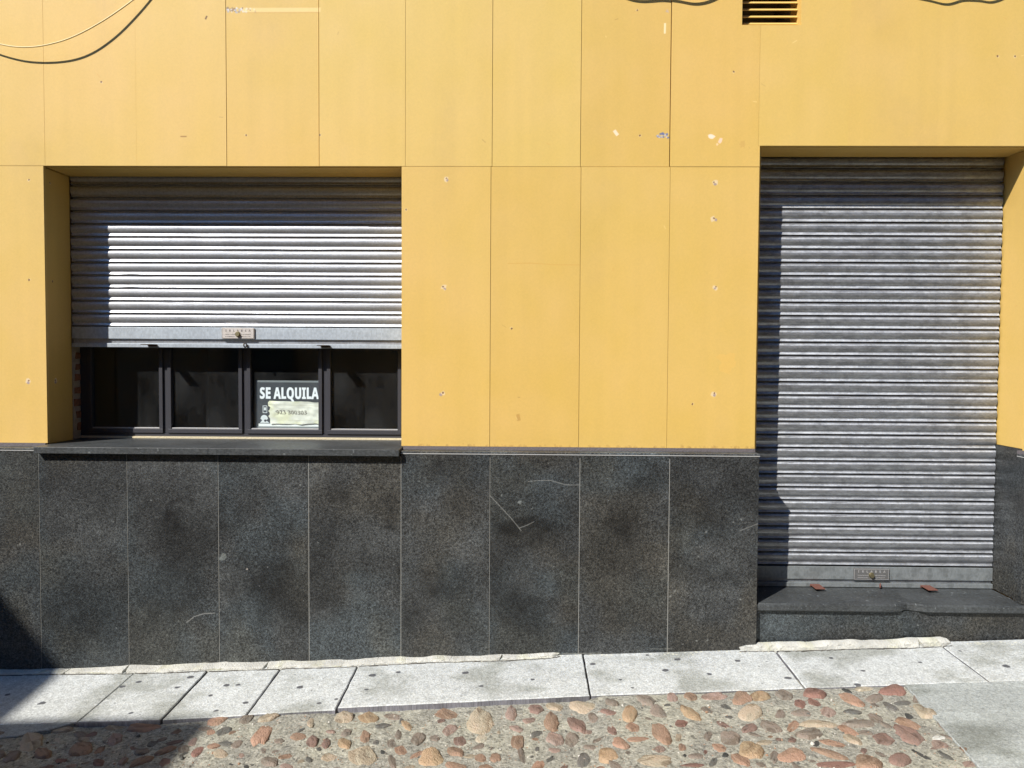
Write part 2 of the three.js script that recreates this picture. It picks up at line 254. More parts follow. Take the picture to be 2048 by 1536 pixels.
const uvMetre = (g, s = 1) => uvBy(g, (...a) => { const [u, v] = flat(...a); return [u * s, v * s]; });
const uvFac = (g) => uvBy(g, (...a) => { const [u, v] = flat(...a); return [(u - FX) / FW, (v - FY) / FH]; });
const uvPlin = (g) => uvBy(g, (...a) => { const [u, v] = flat(...a); return [(u + 2.8) / 5.6, (v + 0.2) / 1.4]; });
const boxG = (x0, x1, y0, y1, z0, z1, r = 0) => (r ? new RoundedBoxGeometry(x1 - x0, y1 - y0, z1 - z0, 2, r) : new THREE.BoxGeometry(x1 - x0, y1 - y0, z1 - z0)).translate((x0 + x1) / 2, (y0 + y1) / 2, (z0 + z1) / 2);
const merge = (list) => mergeGeometries(list.map((g) => { const q = g.index ? g.toNonIndexed() : g; for (const k of Object.keys(q.attributes)) if (!['position', 'normal', 'uv'].includes(k)) q.deleteAttribute(k); return q; }));
// a flat plate from an outline in x, y with eased edges, front face at z1
function plate(pts, z0, z1, bevel) {
  const s = new THREE.Shape(pts.map(([x, y]) => new THREE.Vector2(x, y)));
  return new THREE.ExtrudeGeometry(s, { depth: z1 - z0 - 2 * bevel, bevelEnabled: bevel > 0, bevelSize: bevel, bevelThickness: bevel, bevelOffset: -bevel, bevelSegments: 1, curveSegments: 6 }).translate(0, 0, z0 + bevel);
}
// a ground plate from an outline in x, z that follows height(x, z)
function slab(pts, thick, bevel, height) {
  const g = plate(pts.map(([x, z]) => [x, -z]).reverse(), 0, thick, bevel).rotateX(-Math.PI / 2), p = g.attributes.position;
  for (let i = 0; i < p.count; i++) p.setY(i, p.getY(i) - thick + height(p.getX(i), p.getZ(i)));
  g.computeVertexNormals(); return g;
}
const jag = (pts, step, amp) => { const o = []; for (let i = 0; i < pts.length; i++) { const a = pts[i], b = pts[(i + 1) % pts.length], n = Math.max(1, Math.round(Math.hypot(b[0] - a[0], b[1] - a[1]) / step)); for (let k = 0; k < n; k++) { const t = k / n, e = k ? amp : 0; o.push([a[0] + (b[0] - a[0]) * t + rr(-e, e), a[1] + (b[1] - a[1]) * t + rr(-e, e)]); } } return o; };
const rect = (x0, x1, y0, y1) => [[x0, y0], [x1, y0], [x1, y1], [x0, y1]];

// ---------------------------------------------------------------- ground, road, pavement
const lerpTab = (t, x) => { for (let i = 1; i < t.length; i++) if (x <= t[i][0]) { const [a, b] = t[i - 1], [c, d] = t[i]; return b + (d - b) * clamp((x - a) / (c - a)); } return t[t.length - 1][1]; };
const DROP = [[-3.958, 0.006], [-2.177, 0.006], [-1.979, 0.022], [-1.613, 0.026], [-1.286, 0.012], [-0.891, 0.012], [-0.811, 0.026], [0.277, 0.026], [0.356, 0.008], [3.958, 0.008]];
const paveY = (x, z) => -0.0117 + 0.044 * x + 0.016 * clamp(1 - (z - 0.04) / 0.5);
const roadY = (x, z) => -0.0117 + 0.044 * x - lerpTab(DROP, x) + 0.010 * (fbm(x * 3, z * 3, 3, 200) - 0.5) + 0.007 * (fbm(x * 14, z * 14, 2, 210) - 0.5);

const ground = add('ground', new THREE.PlaneGeometry(400, 400).rotateX(-Math.PI / 2).translate(0, -1.3, 0), bedMat);
ground.userData.kind = 'structure';
const road = group('road', scene, { kind: 'structure' });
{
  const nx = 380, nz = 96, x0 = -3.3, x1 = 3.3, z0 = 0.4, z1 = 1.9, P = [], U = [], I = [];
  for (let j = 0; j <= nz; j++) for (let i = 0; i <= nx; i++) { const x = x0 + (x1 - x0) * i / nx, z = z0 + (z1 - z0) * j / nz; P.push(x, roadY(x, z), z); U.push(x / 1.3, z / 1.3); }
  for (let j = 0; j < nz; j++) for (let i = 0; i < nx; i++) { const a = j * (nx + 1) + i; I.push(a, a + nx + 1, a + 1, a + 1, a + nx + 1, a + nx + 2); }
  const g = new THREE.BufferGeometry(); g.setAttribute('position', new THREE.Float32BufferAttribute(P, 3)); g.setAttribute('uv', new THREE.Float32BufferAttribute(U, 2)); g.setIndex(I); g.computeVertexNormals();
  add('road_surface', g, roadMat, road);
  const outer = (a, b, c, d) => { const q = new THREE.PlaneGeometry(b - a, d - c, 12, 6).rotateX(-Math.PI / 2).translate((a + b) / 2, 0, (c + d) / 2), p = q.attributes.position; for (let i = 0; i < p.count; i++) p.setY(i, -0.0117 + 0.044 * p.getX(i) - 0.014); q.computeVertexNormals(); return uvMetre(q, 0.77); };
  add('road_surface', merge([outer(-14, -3.3, 0.0, 9), outer(3.3, 14, 0.0, 9), outer(-3.3, 3.3, 1.9, 9)]), roadMat, road);
}
const pavementGroup = group('pavement', scene, { kind: 'structure' });
{
  const bed = add('paving_bed', slab(rect(-4.3, 4.3, 0.02, 0.47), 0.1, 0, (x, z) => paveY(x, z) - 0.018), bedMat, pavementGroup);
  uvMetre(bed.geometry);
  // x bounds, gap to the next slab, front edge left and right
  const S = [[-4.156, -2.929, 0.004, 0.614, 0.619], [-2.929, -1.99, 0.0018, 0.619, 0.634], [-1.99, -1.61, 0.006, 0.634, 0.631], [-1.61, -1.235, 0.0075, 0.622, 0.605], [-1.235, -0.839, 0.007, 0.601, 0.58], [-0.839, 0.311, 0.0075, 0.563, 0.517], [0.311, 1.285, 0.0075, 0.512, 0.501], [1.285, 2.118, 0.006, 0.501, 0.494], [2.118, 3.167, 0.004, 0.494, 0.491], [3.167, 4.156, 0.004, 0.491, 0.491]];
  S.forEach(([a, b, gap, fa, fb], n) => {
    const lift = (n % 3 - 1) * 0.0015;
    const pts = jag([[a + 0.001, 0.06], [b - gap, 0.06], [b - gap, fb], [a + 0.001, fa]], 0.05, 0.0016);
    const g = slab(pts, 0.09, 0.004, (x, z) => paveY(x, z) + lift);
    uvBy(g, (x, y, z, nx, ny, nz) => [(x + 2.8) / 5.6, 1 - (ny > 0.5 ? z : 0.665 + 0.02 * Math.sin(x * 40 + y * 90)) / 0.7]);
    add('paving_slab', g, pavement, pavementGroup);
  });
  // strips of mortar along the foot of the wall, cracked across
  FILLET.forEach((run, r) => {
    const x0 = run[0][0], x1 = run[run.length - 1][0]; let x = x0;
    while (x < x1 - 0.03) {
      const e = Math.min(x1, x + rr(0.12, 0.40)), end = e > x1 - 0.06 ? x1 : e, n = Math.max(5, Math.round((end - x) / 0.011)), secs = [], skew = rr(-0.012, 0.012);
      for (let i = 0; i <= n; i++) {
        const px = x + 0.0012 + (end - x - 0.0024) * i / n, de = Math.min(px - x0, x1 - px), tip = clamp(0.35 + de / 0.05);
        const zo = 0.082 + (lerpTab(run, px) + 0.016 * (fbm(px * 18, r, 3, 221) - 0.5) + rr(-0.0025, 0.0025) - 0.082) * tip;
        const h = ((r ? 0.024 : 0.015) + 0.016 * (fbm(px * 9, r, 3, 220) - 0.5)) * (0.5 + 0.5 * tip), y = paveY(px, 0.1), q = zo - 0.082, sk = i === 0 || i === n ? skew : 0, b = () => rr(-0.0012, 0.0012);
        secs.push([[px, y - 0.02, 0.06], [px, y + h + 0.003, 0.06], [px, y + h, 0.0815], [px + sk * 0.3, y + h * 0.9 + b(), 0.082 + q * 0.25], [px + sk * 0.6, y + h * 0.74 + b(), 0.082 + q * 0.55], [px + sk, y + h * 0.5 + b() + 0.002, 0.082 + q * 0.85], [px + sk, y + h * 0.28 + b() + 0.002, zo - 0.002], [px + sk, y - 0.012, zo]]);
      }
      const P = [], I = [], m = 8;
      for (const s of secs) for (const q of s) P.push(...q);
      for (let i = 0; i < n; i++) for (let k = 0; k < m - 1; k++) { const a = i * m + k; I.push(a, a + 1, a + m, a + 1, a + m + 1, a + m); }
      for (let k = 1; k < m - 1; k++) { I.push(0, k + 1, k); I.push(n * m, n * m + k, n * m + k + 1); }
      let g = new THREE.BufferGeometry(); g.setAttribute('position', new THREE.Float32BufferAttribute(P, 3)); g.setIndex(I); g = toCreasedNormals(g, 0.7); uvMetre(g, 1.6);
      add('mortar_piece', g, mortar, pavementGroup);
      x = end;
    }
  });
  // poured concrete at the kerb on the right, and the little wedge on the left
  const ap = slab(jag([[1.734, 0.498], [4.255, 0.496], [4.255, 1.921], [1.613, 1.921], [1.661, 1.188], [1.685, 0.951]], 0.06, 0.006), 0.08, 0.003, (x, z) => paveY(x, z) + 0.003 * (fbm(x * 4, z * 4, 2, 230) - 0.5));
  add('concrete_apron', uvMetre(ap, 0.72), apronMat, pavementGroup);
  const wd = slab(jag([[-4.156, 0.638], [-1.999, 0.638], [-2.078, 0.694], [-2.276, 0.773], [-2.573, 0.852], [-4.156, 0.892]], 0.05, 0.01), 0.06, 0.003, (x, z) => paveY(x, z) + 0.001);
  add('concrete_apron', uvMetre(wd, 0.72), apronMat, pavementGroup);
}
// cobblestones set in the cement: centre x, z, half axes, turn
const COB = {
  o: [[-2.219,0.662,0.035,0.021,0.75],[-1.666,0.654,0.076,0.043,0.23],[-1.359,0.628,0.041,0.038,1.53],[-1.344,0.732,0.031,0.018,0.89],[-1.109,0.76,0.088,0.042,1.42],[-1.283,0.856,0.026,0.022,0.25],[-0.709,1.032,0.025,0.017,0.38],[-0.495,0.902,0.042,0.023,1.12],[-0.423,0.942,0.035,0.017,-0.91],[0.461,0.798,0.037,0.03,-1.26],[0.391,0.932,0.05,0.028,1.12],[0.47,0.903,0.041,0.02,-0.18],[0.06,1.049,0.039,0.026,-1.3],[0.3,1.088,0.018,0.012,0.02],[1.107,0.843,0.05,0.023,-1],[0.63,0.969,0.024,0.014,-1.47],[0.776,0.987,0.031,0.029,0.96],[0.829,1.083,0.043,0.032,1.55],[1.031,1.057,0.061,0.043,-0.86],[1.445,0.613,0.06,0.038,1.28],[1.318,0.89,0.045,0.031,1.16],[1.213,0.983,0.045,0.024,0.53]],
  t: [[-2.064,0.653,0.059,0.035,0.25],[-1.806,0.637,0.052,0.034,0.38],[-2.097,0.782,0.074,0.051,0.84],[-1.131,0.622,0.043,0.039,-0.03],[-0.93,0.669,0.053,0.014,1.26],[-1.228,0.919,0.033,0.024,0.58],[-0.771,0.947,0.032,0.03,0.31],[-0.798,0.614,0.047,0.042,1.3],[-0.18,0.683,0.098,0.065,1.42],[-0.643,0.94,0.074,0.052,1.06],[-0.442,1.039,0.023,0.017,-0.95],[0.142,0.569,0.041,0.038,1.46],[0.271,0.585,0.059,0.054,0.02],[0.978,0.714,0.061,0.044,-1],[0.632,0.886,0.031,0.014,-1.34],[0.503,1.066,0.067,0.045,-0.05],[0.959,0.958,0.03,0.018,-0.27],[1.703,0.729,0.064,0.038,-1.45],[1.228,0.828,0.066,0.031,-0.13],[1.304,0.958,0.04,0.03,1.57]],
  y: [[-2.005,0.734,0.058,0.016,0.9],[-0.169,0.824,0.032,0.025,-1.5],[1.553,0.513,0.041,0.022,-0.29]],
  q: [[-1.854,0.835,0.059,0.044,0.87],[-2.002,0.851,0.051,0.032,0.71],[-0.338,0.602,0.055,0.041,0.59],[-0.664,0.796,0.049,0.024,1.3],[-0.269,0.931,0.045,0.031,1.23],[-0.259,1.04,0.044,0.03,0.2],[-0.168,0.982,0.026,0.023,1.08],[-0.106,0.976,0.032,0.025,1.37],[-0.142,1.055,0.027,0.024,0.47],[0.125,0.703,0.07,0.036,1.55],[-0.021,0.869,0.048,0.026,1.53],[0.112,1.078,0.02,0.012,0.07],[0.76,0.53,0.039,0.03,-1.33],[0.98,0.569,0.065,0.04,-1.29],[0.565,0.862,0.075,0.035,1.46],[1.581,0.849,0.046,0.035,0.9],[1.703,1.032,0.046,0.022,-0.99],[1.175,1.06,0.053,0.026,0.65],[1.294,1.115,0.056,0.045,-1.19]],
  p: [[-1.751,0.752,0.045,0.033,0.96],[-0.831,0.732,0.028,0.02,0.85],[-1.388,0.812,0.037,0.017,1.11],[-0.923,1.021,0.027,0.017,0.35],[-1.138,0.927,0.022,0.012,0.99],[-0.308,0.743,0.045,0.03,-1.39],[-0.05,0.614,0.057,0.029,1.53],[0.03,0.686,0.028,0.023,-0.28],[-0.022,0.762,0.029,0.021,0.49],[0.134,0.85,0.049,0.037,-1.56],[0.127,0.938,0.026,0.02,0.06],[0.674,0.554,0.05,0.025,-1.47],[0.865,0.541,0.051,0.041,-0.33],[0.541,0.981,0.026,0.021,-1.14],[1.297,0.726,0.037,0.034,-1.25],[1.617,1.012,0.038,0.032,-1.19],[1.654,1.14,0.028,0.023,-0.53]],
  r: [[-1.712,0.945,0.032,0.02,1.01],[-1.885,0.918,0.025,0.017,-0.05],[-1.335,0.89,0.038,0.023,1.36],[0.667,0.774,0.03,0.03,-1.35],[0.714,1.003,0.019,0.008,-1.3],[0.644,1.103,0.035,0.015,0.02],[1.314,0.542,0.052,0.046,-1.1],[1.216,0.626,0.04,0.029,-1.4],[1.278,0.63,0.038,0.025,-1.51],[1.665,0.541,0.065,0.042,-0.7],[1.16,1.131,0.062,0.02,0.01]],
  m: [[-1.44,0.941,0.045,0.025,1.17],[-0.879,0.833,0.043,0.024,1.35],[-0.819,0.83,0.035,0.02,1.37],[-0.26,0.84,0.041,0.025,1.27],[0.059,0.576,0.048,0.038,1.17],[0.23,0.736,0.079,0.037,1.46],[0.38,0.661,0.037,0.026,0.01],[0.369,0.821,0.036,0.02,1.45],[-0.071,1.069,0.02,0.011,-0.71],[0.833,0.795,0.036,0.018,1.14],[0.929,0.844,0.035,0.028,-0.74],[1.071,0.944,0.022,0.014,-1],[1.538,0.933,0.067,0.054,1.39],[1.426,0.957,0.051,0.043,-0.69],[1.72,0.936,0.033,0.016,1.54],[1.417,1.107,0.046,0.035,-0.89]],
  b: [[-2.1,0.899,0.04,0.031,1.1],[-1.582,0.858,0.034,0.027,0.58],[-1.931,0.7,0.035,0.025,0.51],[-1.231,0.632,0.037,0.028,1.53],[-1.057,0.899,0.03,0.016,1.05],[-1.003,0.986,0.045,0.031,1.05],[-1.02,0.818,0.024,0.021,0.71],[-1.191,0.844,0.028,0.021,1.34],[-0.579,0.603,0.042,0.031,0.39],[-0.435,0.809,0.051,0.029,-1.57],[-0.527,0.775,0.033,0.015,1.39],[-0.543,0.845,0.039,0.018,1.28],[-0.755,0.747,0.027,0.025,1.3],[-0.512,0.999,0.059,0.015,1.31],[-0.179,0.893,0.03,0.016,-0.98],[-0.37,0.805,0.026,0.021,1.1],[0.308,0.703,0.037,0.023,1.19],[0.203,0.868,0.052,0.028,-1.48],[0.398,0.568,0.035,0.031,1.13],[-0.001,0.989,0.068,0.011,1.39],[0.555,0.559,0.052,0.042,1.01],[1.178,0.544,0.049,0.038,-1.06],[0.587,0.678,0.059,0.032,1.22],[1.093,0.74,0.047,0.02,-1.19],[0.834,0.911,0.049,0.044,-1.52],[1.018,0.838,0.05,0.035,1.24],[0.962,1.06,0.04,0.019,-1.22],[0.907,1.111,0.027,0.017,-0.13],[0.751,0.886,0.035,0.017,-1.28],[0.937,0.896,0.025,0.013,0.92],[1.189,0.724,0.038,0.033,-0.65],[1.552,0.61,0.044,0.029,-0.77],[1.723,0.626,0.047,0.018,-1.06],[1.474,0.789,0.043,0.026,-1.5],[1.399,0.822,0.066,0.039,-0.18],[1.16,0.904,0.056,0.035,-0.57],[1.705,0.88,0.042,0.019,1.54],[1.67,0.944,0.047,0.015,1.17]],
  d: [[-1.665,0.723,0.013,0.007,0.82],[-1.088,1.01,0.018,0.01,0.96],[-1.155,0.991,0.013,0.008,0.61],[-1.066,0.998,0.011,0.009,1.53],[-0.566,0.912,0.015,0.011,0.95],[0.781,1.041,0.016,0.011,-1.13],[0.628,1.027,0.013,0.009,-1.53],[1.464,0.527,0.027,0.017,1.35],[1.614,0.776,0.025,0.015,-1.46],[1.152,0.98,0.02,0.012,-1.01],[1.515,1.085,0.052,0.017,1.1]],
  g: [[-1.569,0.795,0.029,0.022,1],[-0.856,0.958,0.021,0.014,1],[-0.839,0.877,0.017,0.01,1.1],[-0.533,0.658,0.024,0.011,1.35],[-0.607,0.696,0.032,0.023,0.15],[-0.61,0.831,0.022,0.014,1.2],[0.24,1.021,0.05,0.026,-1.49],[0.059,0.928,0.015,0.01,1.55],[0.038,0.982,0.013,0.01,1.49],[0.638,0.614,0.015,0.014,-0.51],[0.887,0.645,0.026,0.017,1.22],[0.726,1.084,0.045,0.019,-1.17],[0.742,0.79,0.021,0.011,0.47],[0.877,0.738,0.015,0.011,-0.23],[1.645,0.663,0.033,0.021,-0.31],[1.58,0.686,0.043,0.023,1.41],[1.409,0.724,0.037,0.023,0.15],[1.593,1.089,0.025,0.018,1.19]],
  a: [[-0.688,0.613,0.05,0.038,0.83],[-0.502,0.698,0.044,0.02,0.97],[-0.738,0.848,0.044,0.026,1.24],[-0.361,0.978,0.065,0.048,0.88],[0.467,0.678,0.068,0.032,-1.44],[0.337,1.013,0.052,0.043,1.32],[1.068,0.554,0.051,0.039,-0.82],[0.723,0.698,0.055,0.035,1.18],[0.888,1.015,0.056,0.045,-1.26]],
  w: [[1.639,0.958,0.025,0.015,-0.35]],
};
{
  const variants = [];
  for (let v = 0; v < 8; v++) {
    const n = 16, rings = [[1.05, -0.7], [1.0, 0.0], [0.95, 0.5], [0.82, 0.85], [0.48, 0.97]], P = [0, 1, 0], I = [], sq = rr(2.0, 3.0), ph = rr(0, 6);
    for (const [r, y] of rings) for (let i = 0; i < n; i++) {
      const a = i / n * 2 * Math.PI, c = Math.cos(a), s = Math.sin(a), q = Math.pow(Math.pow(Math.abs(c), sq) + Math.pow(Math.abs(s), sq), -1 / sq) * (1 + 0.07 * Math.sin(2 * a + ph) + 0.5 * (vn(c * 1.5 + v * 9, s * 1.5, 300) - 0.5) + 0.3 * (vn(c * 3.4 + v * 9, s * 3.4, 303) - 0.5));
      P.push(c * q * r, y + (y > 0.3 ? 0.34 * (vn(c * r * 2 + v * 5, s * r * 2, 310) - 0.5) : 0), s * q * r);
    }
    for (let k = 0; k < rings.length - 1; k++) for (let i = 0; i < n; i++) { const a = 1 + k * n + i, b = 1 + k * n + (i + 1) % n; I.push(a, a + n, b, b, a + n, b + n); }
    const l = 1 + (rings.length - 1) * n; for (let i = 0; i < n; i++) I.push(l + i, 0, l + (i + 1) % n);
    const g = new THREE.BufferGeometry(); g.setAttribute('position', new THREE.Float32BufferAttribute(P, 3)); g.setIndex(I); g.computeVertexNormals();
    uvBy(g, (x, y, z) => [x * 0.13 + v * 0.31, z * 0.13 + v * 0.17]); variants.push(g);
  }
  const all = []; let n = 0;
  const stone = (x, z, a, b, t, kind) => {
    const m = add('cobblestone', variants[n++ % 8], STONE[kind], road), B = Math.max(0.008, b);
    m.position.set(x, roadY(x, z) - rr(0.000, 0.004), z); m.rotation.set(rr(-0.09, 0.09), -t + (n % 2 ? Math.PI : 0), rr(-0.09, 0.09), 'XYZ'); m.scale.set(a * 1.08, clamp(B * rr(0.2, 0.4), 0.004, 0.0125), B); all.push([x, z, Math.max(a, b)]);
  };
  for (const [k, l] of Object.entries(COB)) for (const [x, z, a, b, t] of l) stone(x, z, a, b, t, k);
  const kinds = 'oqatpmbbgrqo', dull = 'bbgpqbmtbg';
  for (let tries = 0, made = 0; tries < 6000 && made < 90; tries++) {            // smaller half-buried ones between them
    const x = rr(-2.3, 1.66), z = rr(0.66, 1.14), a = rr(0.013, 0.042);
    if (all.some(([p, q, r]) => Math.hypot(p - x, q - z) < r * 0.8 + a * 0.9)) continue;
    stone(x, z, a, a * rr(0.5, 0.9), rr(-1.5, 1.5), dull[Math.floor(rnd() * 10)]); made++;
  }
  for (let tries = 0, made = 0; tries < 4000 && made < 24; tries++) {           // the same paving goes on beyond the frame
    const x = rr(-3.2, 1.6), z = rr(1.1, 1.85), a = rr(0.028, 0.07);
    if (z < 1.14 + 0.02 * Math.abs(x) && Math.abs(x) < 2.2) continue;
    if (all.some(([p, q, r]) => Math.hypot(p - x, q - z) < (r + a) * 0.95)) continue;
    stone(x, z, a, a * rr(0.55, 0.95), rr(-1.5, 1.5), kinds[Math.floor(rnd() * 12)]); made++;
  }
  const grit = new THREE.InstancedMesh(new THREE.IcosahedronGeometry(1, 0), std({ color: 0xffffff, roughness: 0.9 }), 3600); grit.name = 'gravel_grit'; grit.userData.kind = 'stuff';
  const M = new THREE.Matrix4(), q = new THREE.Quaternion(), cols = [[0.2, 0.19, 0.17], [0.36, 0.33, 0.28], [0.32, 0.2, 0.13], [0.1, 0.1, 0.09], [0.55, 0.53, 0.48], [0.25, 0.22, 0.18]];
  for (let i = 0; i < 3600; i++) {
    const x = rr(-3, 1.66), z = rr(0.6, 1.6), s = 0.0022 + 0.012 * rnd() * rnd() * rnd() * rnd(); q.setFromEuler(new THREE.Euler(rr(0, 3), rr(0, 6), rr(0, 3)));
    M.compose(new THREE.Vector3(x, roadY(x, z) + s * 0.1, z), q, new THREE.Vector3(s * rr(0.8, 1.6), s * rr(0.4, 0.8), s)); grit.setMatrixAt(i, M);
    const c = cols[Math.floor(rnd() * 6)]; grit.setColorAt(i, rgb(...c));
  }
  grit.castShadow = grit.receiveShadow = true; road.add(grit);
}

// ---------------------------------------------------------------- the building
const shop = group('shop_building', scene, { label: 'closed yellow panelled shop building with dark granite plinth and two metal shutters', category: 'building' });
const part = (name, label) => group(name, shop, label ? { label } : undefined);
// masonry core behind the cladding
add('wall_core', uvFac(merge([
  boxG(-4.3, -2.54, -0.5, 2.66, -0.45, -0.021), boxG(-0.62, 1.163, -0.5, 2.66, -0.45, -0.021), boxG(2.605, 4.3, -0.5, 2.66, -0.45, -0.021),
  boxG(-2.54, -0.62, -0.5, 1.02, -0.45, -0.021), boxG(1.163, 2.605, -0.5, 0.24, -0.45, -0.021), boxG(-2.54, -0.62, 2.56, 2.66, -0.45, -0.021),
  boxG(-4.3, 4.3, 2.66, 3.22, -0.45, -0.021), boxG(-4.3, 1.075, 3.22, 3.545, -0.45, -0.021), boxG(1.401, 4.3, 3.22, 3.545, -0.45, -0.021), boxG(-4.3, 4.3, 3.545, 5.4, -0.45, -0.021),
])), yellows[0], shop);
const room = merge([boxG(-4.3, 4.3, -0.6, -0.4, -6.2, -0.455), boxG(-4.3, 4.3, 3.0, 3.15, -6.2, -0.455), boxG(-4.3, 4.3, -0.4, 3.0, -6.35, -6.2), boxG(-4.45, -4.3, -0.6, 3.15, -6.2, -0.3), boxG(4.3, 4.45, -0.6, 3.15, -6.2, -0.3), boxG(-4.45, 4.45, 5.4, 5.55, -6.35, 0.05), boxG(-4.3, 4.3, 3.15, 5.4, -6.35, -6.2), boxG(0.3, 0.4, -0.4, 3.0, -6.2, -0.46)]);
add('room_interior', room, roomMat, shop);

// yellow cladding panels
const wallPart = part('wall_cladding', 'yellow painted cladding panels');
const panel = (pts, tone = 0, dz = 0) => add('wall_panel', uvFac(plate(pts, -0.02, dz, 0.0003)), yellows[tone], wallPart);
{
  const up = [[-4.2, 2], [-3.45, 1], [-2.98, 1], [-2.5, 0.8], [-2.02, 0.05], [-1.55, 2.0], [-1.07, 3.6], [-0.624, 1.2], [-0.177, 2.2], [0.276, 2.4], [0.732, 4.6], [1.182, 0.3], [1.637, 0.05], [2.088, 0.05], [2.572, 1], [3.0, 1], [3.5, 1], [4.2, 2]];
  const tone = [0, 0, 2, 2, 2, 1, 0, 0, 0, 3, 1, 0, 2, 2, 0, 0, 0], rise = [0, 0, 0, 0, 0, -0.0018, 0.0012, 0.0004, -0.001, -0.001, 0.0016, 0.0004, 0.0002, 0, 0, 0, 0];
  for (let i = 0; i + 1 < up.length; i++) {
    const a = up[i][0] + up[i][1] / 2000, b = up[i + 1][0] - up[i + 1][1] / 2000, lo = up[i][0] >= 1.18 && up[i][0] < 2.5 ? 2.628 : 2.5215;
    let pts = rect(a, b, lo, 3.53);
    if (i === 10) pts = [[a, lo], [1.19, lo], [1.19, 2.627], [b, 2.627], [b, 3.234], [1.089, 3.234], [1.089, 3.53], [a, 3.53]];
    if (i === 11) pts = [[a, lo], [b, lo], [b, 3.53], [1.387, 3.53], [1.387, 3.234], [a, 3.234]];
    panel(pts, tone[i], rise[i]);
    panel(rect(a, b, 3.533, 5.38), tone[(i + 5) % 17], 0);
  }
  for (const [a, b, g, t, z] of [[-4.2, -3.45, 1, 0, 0], [-3.45, -2.98, 1, 0, 0], [-2.98, -2.51, 0, 2, 0], [-0.643, -0.181, 2.2, 1, 0.0005], [-0.181, 0.281, 2, 3, -0.0006], [0.281, 0.737, 1.6, 1, 0.0004], [0.737, 1.19, 0, 1, 0], [2.572, 3.02, 1, 0, 0], [3.02, 3.5, 1, 0, 0], [3.5, 4.2, 1, 0, 0]]) panel(rect(a, b - g / 1000, 1.076, 2.5198), t, z);
}
// linings of the two openings
const reveals = part('opening_linings', 'yellow painted linings of the window and door recesses');
const lining = (name, ...b) => add(name, uvFac(boxG(...b)), yellows[1], reveals);
lining('soffit_board', -2.508, -0.645, 2.5185, 2.532, -0.221, -0.0205);
lining('lining_board', -2.545, -2.519, 1.0705, 2.518, -0.236, -0.026);
lining('lining_board', -0.641, -0.621, 1.0705, 2.518, -0.30, -0.0205);
lining('soffit_board', 1.192, 2.571, 2.626, 2.640, -0.205, -0.0205);
lining('lining_board', 1.164, 1.203, 1.072, 2.625, -0.25, -0.0205);
lining('lining_board', 2.5715, 2.604, 1.084, 2.625, -0.25, -0.0205);

// granite plinth
const plinth = part('granite_plinth', 'dark speckled granite plinth slabs with pale joints');
for (const [a, b] of [[-4.2, -3.42], [-3.42, -2.96], [-2.96, -2.509], [-2.509, -2.049], [-2.049, -1.576], [-1.576, -1.108], [-1.108, -0.632], [-0.632, -0.177], [-0.177, 0.282], [0.282, 0.738], [0.738, 1.192]]) add('plinth_slab', uvPlin(boxG(a + 0.0012, b - 0.0012, -0.45, a < -2.6 || a > -0.7 ? 1.0445 : 1.0355, -0.018, 0.08 + rr(-0.0008, 0.0008), 0.0015)), granite, plinth);
for (const [a, b] of [[2.545, 3.02], [3.02, 3.5], [3.5, 4.2]]) add('plinth_slab', uvPlin(boxG(a + 0.0012, b - 0.0012, a < 3 ? 0.2915 : -0.45, 1.0445, -0.018, 0.045, 0.0015)), granite, plinth);
add('plinth_slab', uvPlin(boxG(1.1935, 3.019, -0.45, 0.247, -0.018, 0.044, 0.0015)), granite, plinth);
add('plinth_slab', uvPlin(boxG(2.5655, 2.604, 0.292, 1.082, -0.25, -0.0185, 0.001)), granite, plinth);
add('plinth_slab', uvPlin(boxG(1.164, 1.2, 0.292, 1.07, -0.25, -0.0185, 0.001)), granite, plinth);
add('joint_grout', merge([boxG(-4.2, 1.185, -0.4, 1.03, -0.02, 0.0788), boxG(2.56, 4.2, 0.3, 1.03, -0.02, 0.0435)]), std({ color: rgb(0.26, 0.26, 0.24), roughness: 0.95 }), plinth);
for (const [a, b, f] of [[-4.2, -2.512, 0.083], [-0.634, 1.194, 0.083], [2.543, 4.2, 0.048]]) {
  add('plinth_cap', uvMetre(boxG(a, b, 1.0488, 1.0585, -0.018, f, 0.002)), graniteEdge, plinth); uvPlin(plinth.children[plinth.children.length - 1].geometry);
  add('joint_grout', uvMetre(boxG(a + 0.001, b - 0.001, 1.0447, 1.0486, -0.017, f - 0.001), 2), std({ color: rgb(0.42, 0.42, 0.41), roughness: 0.95 }), plinth);
  add('mortar_bed', uvMetre(boxG(a + 0.001, b - 0.004, 1.059, 1.0755, -0.018, 0.010), 2), capMat, plinth);
}
// window sill: two pieces butted
const sill = part('window_sill', 'dark granite window sill projecting under the window shutter');
for (const [a, b] of [[-2.508, -1.61], [-1.6095, -0.637]]) add('sill_slab', uvMetre(boxG(a, b, 1.036, 1.0695, -0.33, 0.118, 0.002)), honed, sill);
// door step with a chipped front edge
const step = part('door_step', 'granite door step with a chipped front edge');
{
  const o = [[1.2045, 0.247], [1.2045, -0.018], [1.2085, -0.0185]];
  const pts = jag([[1.1945, -0.07], [1.87, -0.07], [1.925, -0.064], [1.955, -0.043], [1.975, -0.037], [1.99, -0.045], [2.03, -0.058], [2.06, -0.07], [3.019, -0.07], [3.019, 0.017], [2.5645, 0.0178], [2.5645, 0.245], [1.2045, 0.245], [1.2045, 0.0178], [1.1945, 0.017]].map(([x, z]) => [x, -z]), 0.5, 0);
  const g = slab(pts, 0.042, 0.007, () => 0.29); add('step_slab', uvMetre(toCreasedNormals(g, 0.6)), honed, step);
}
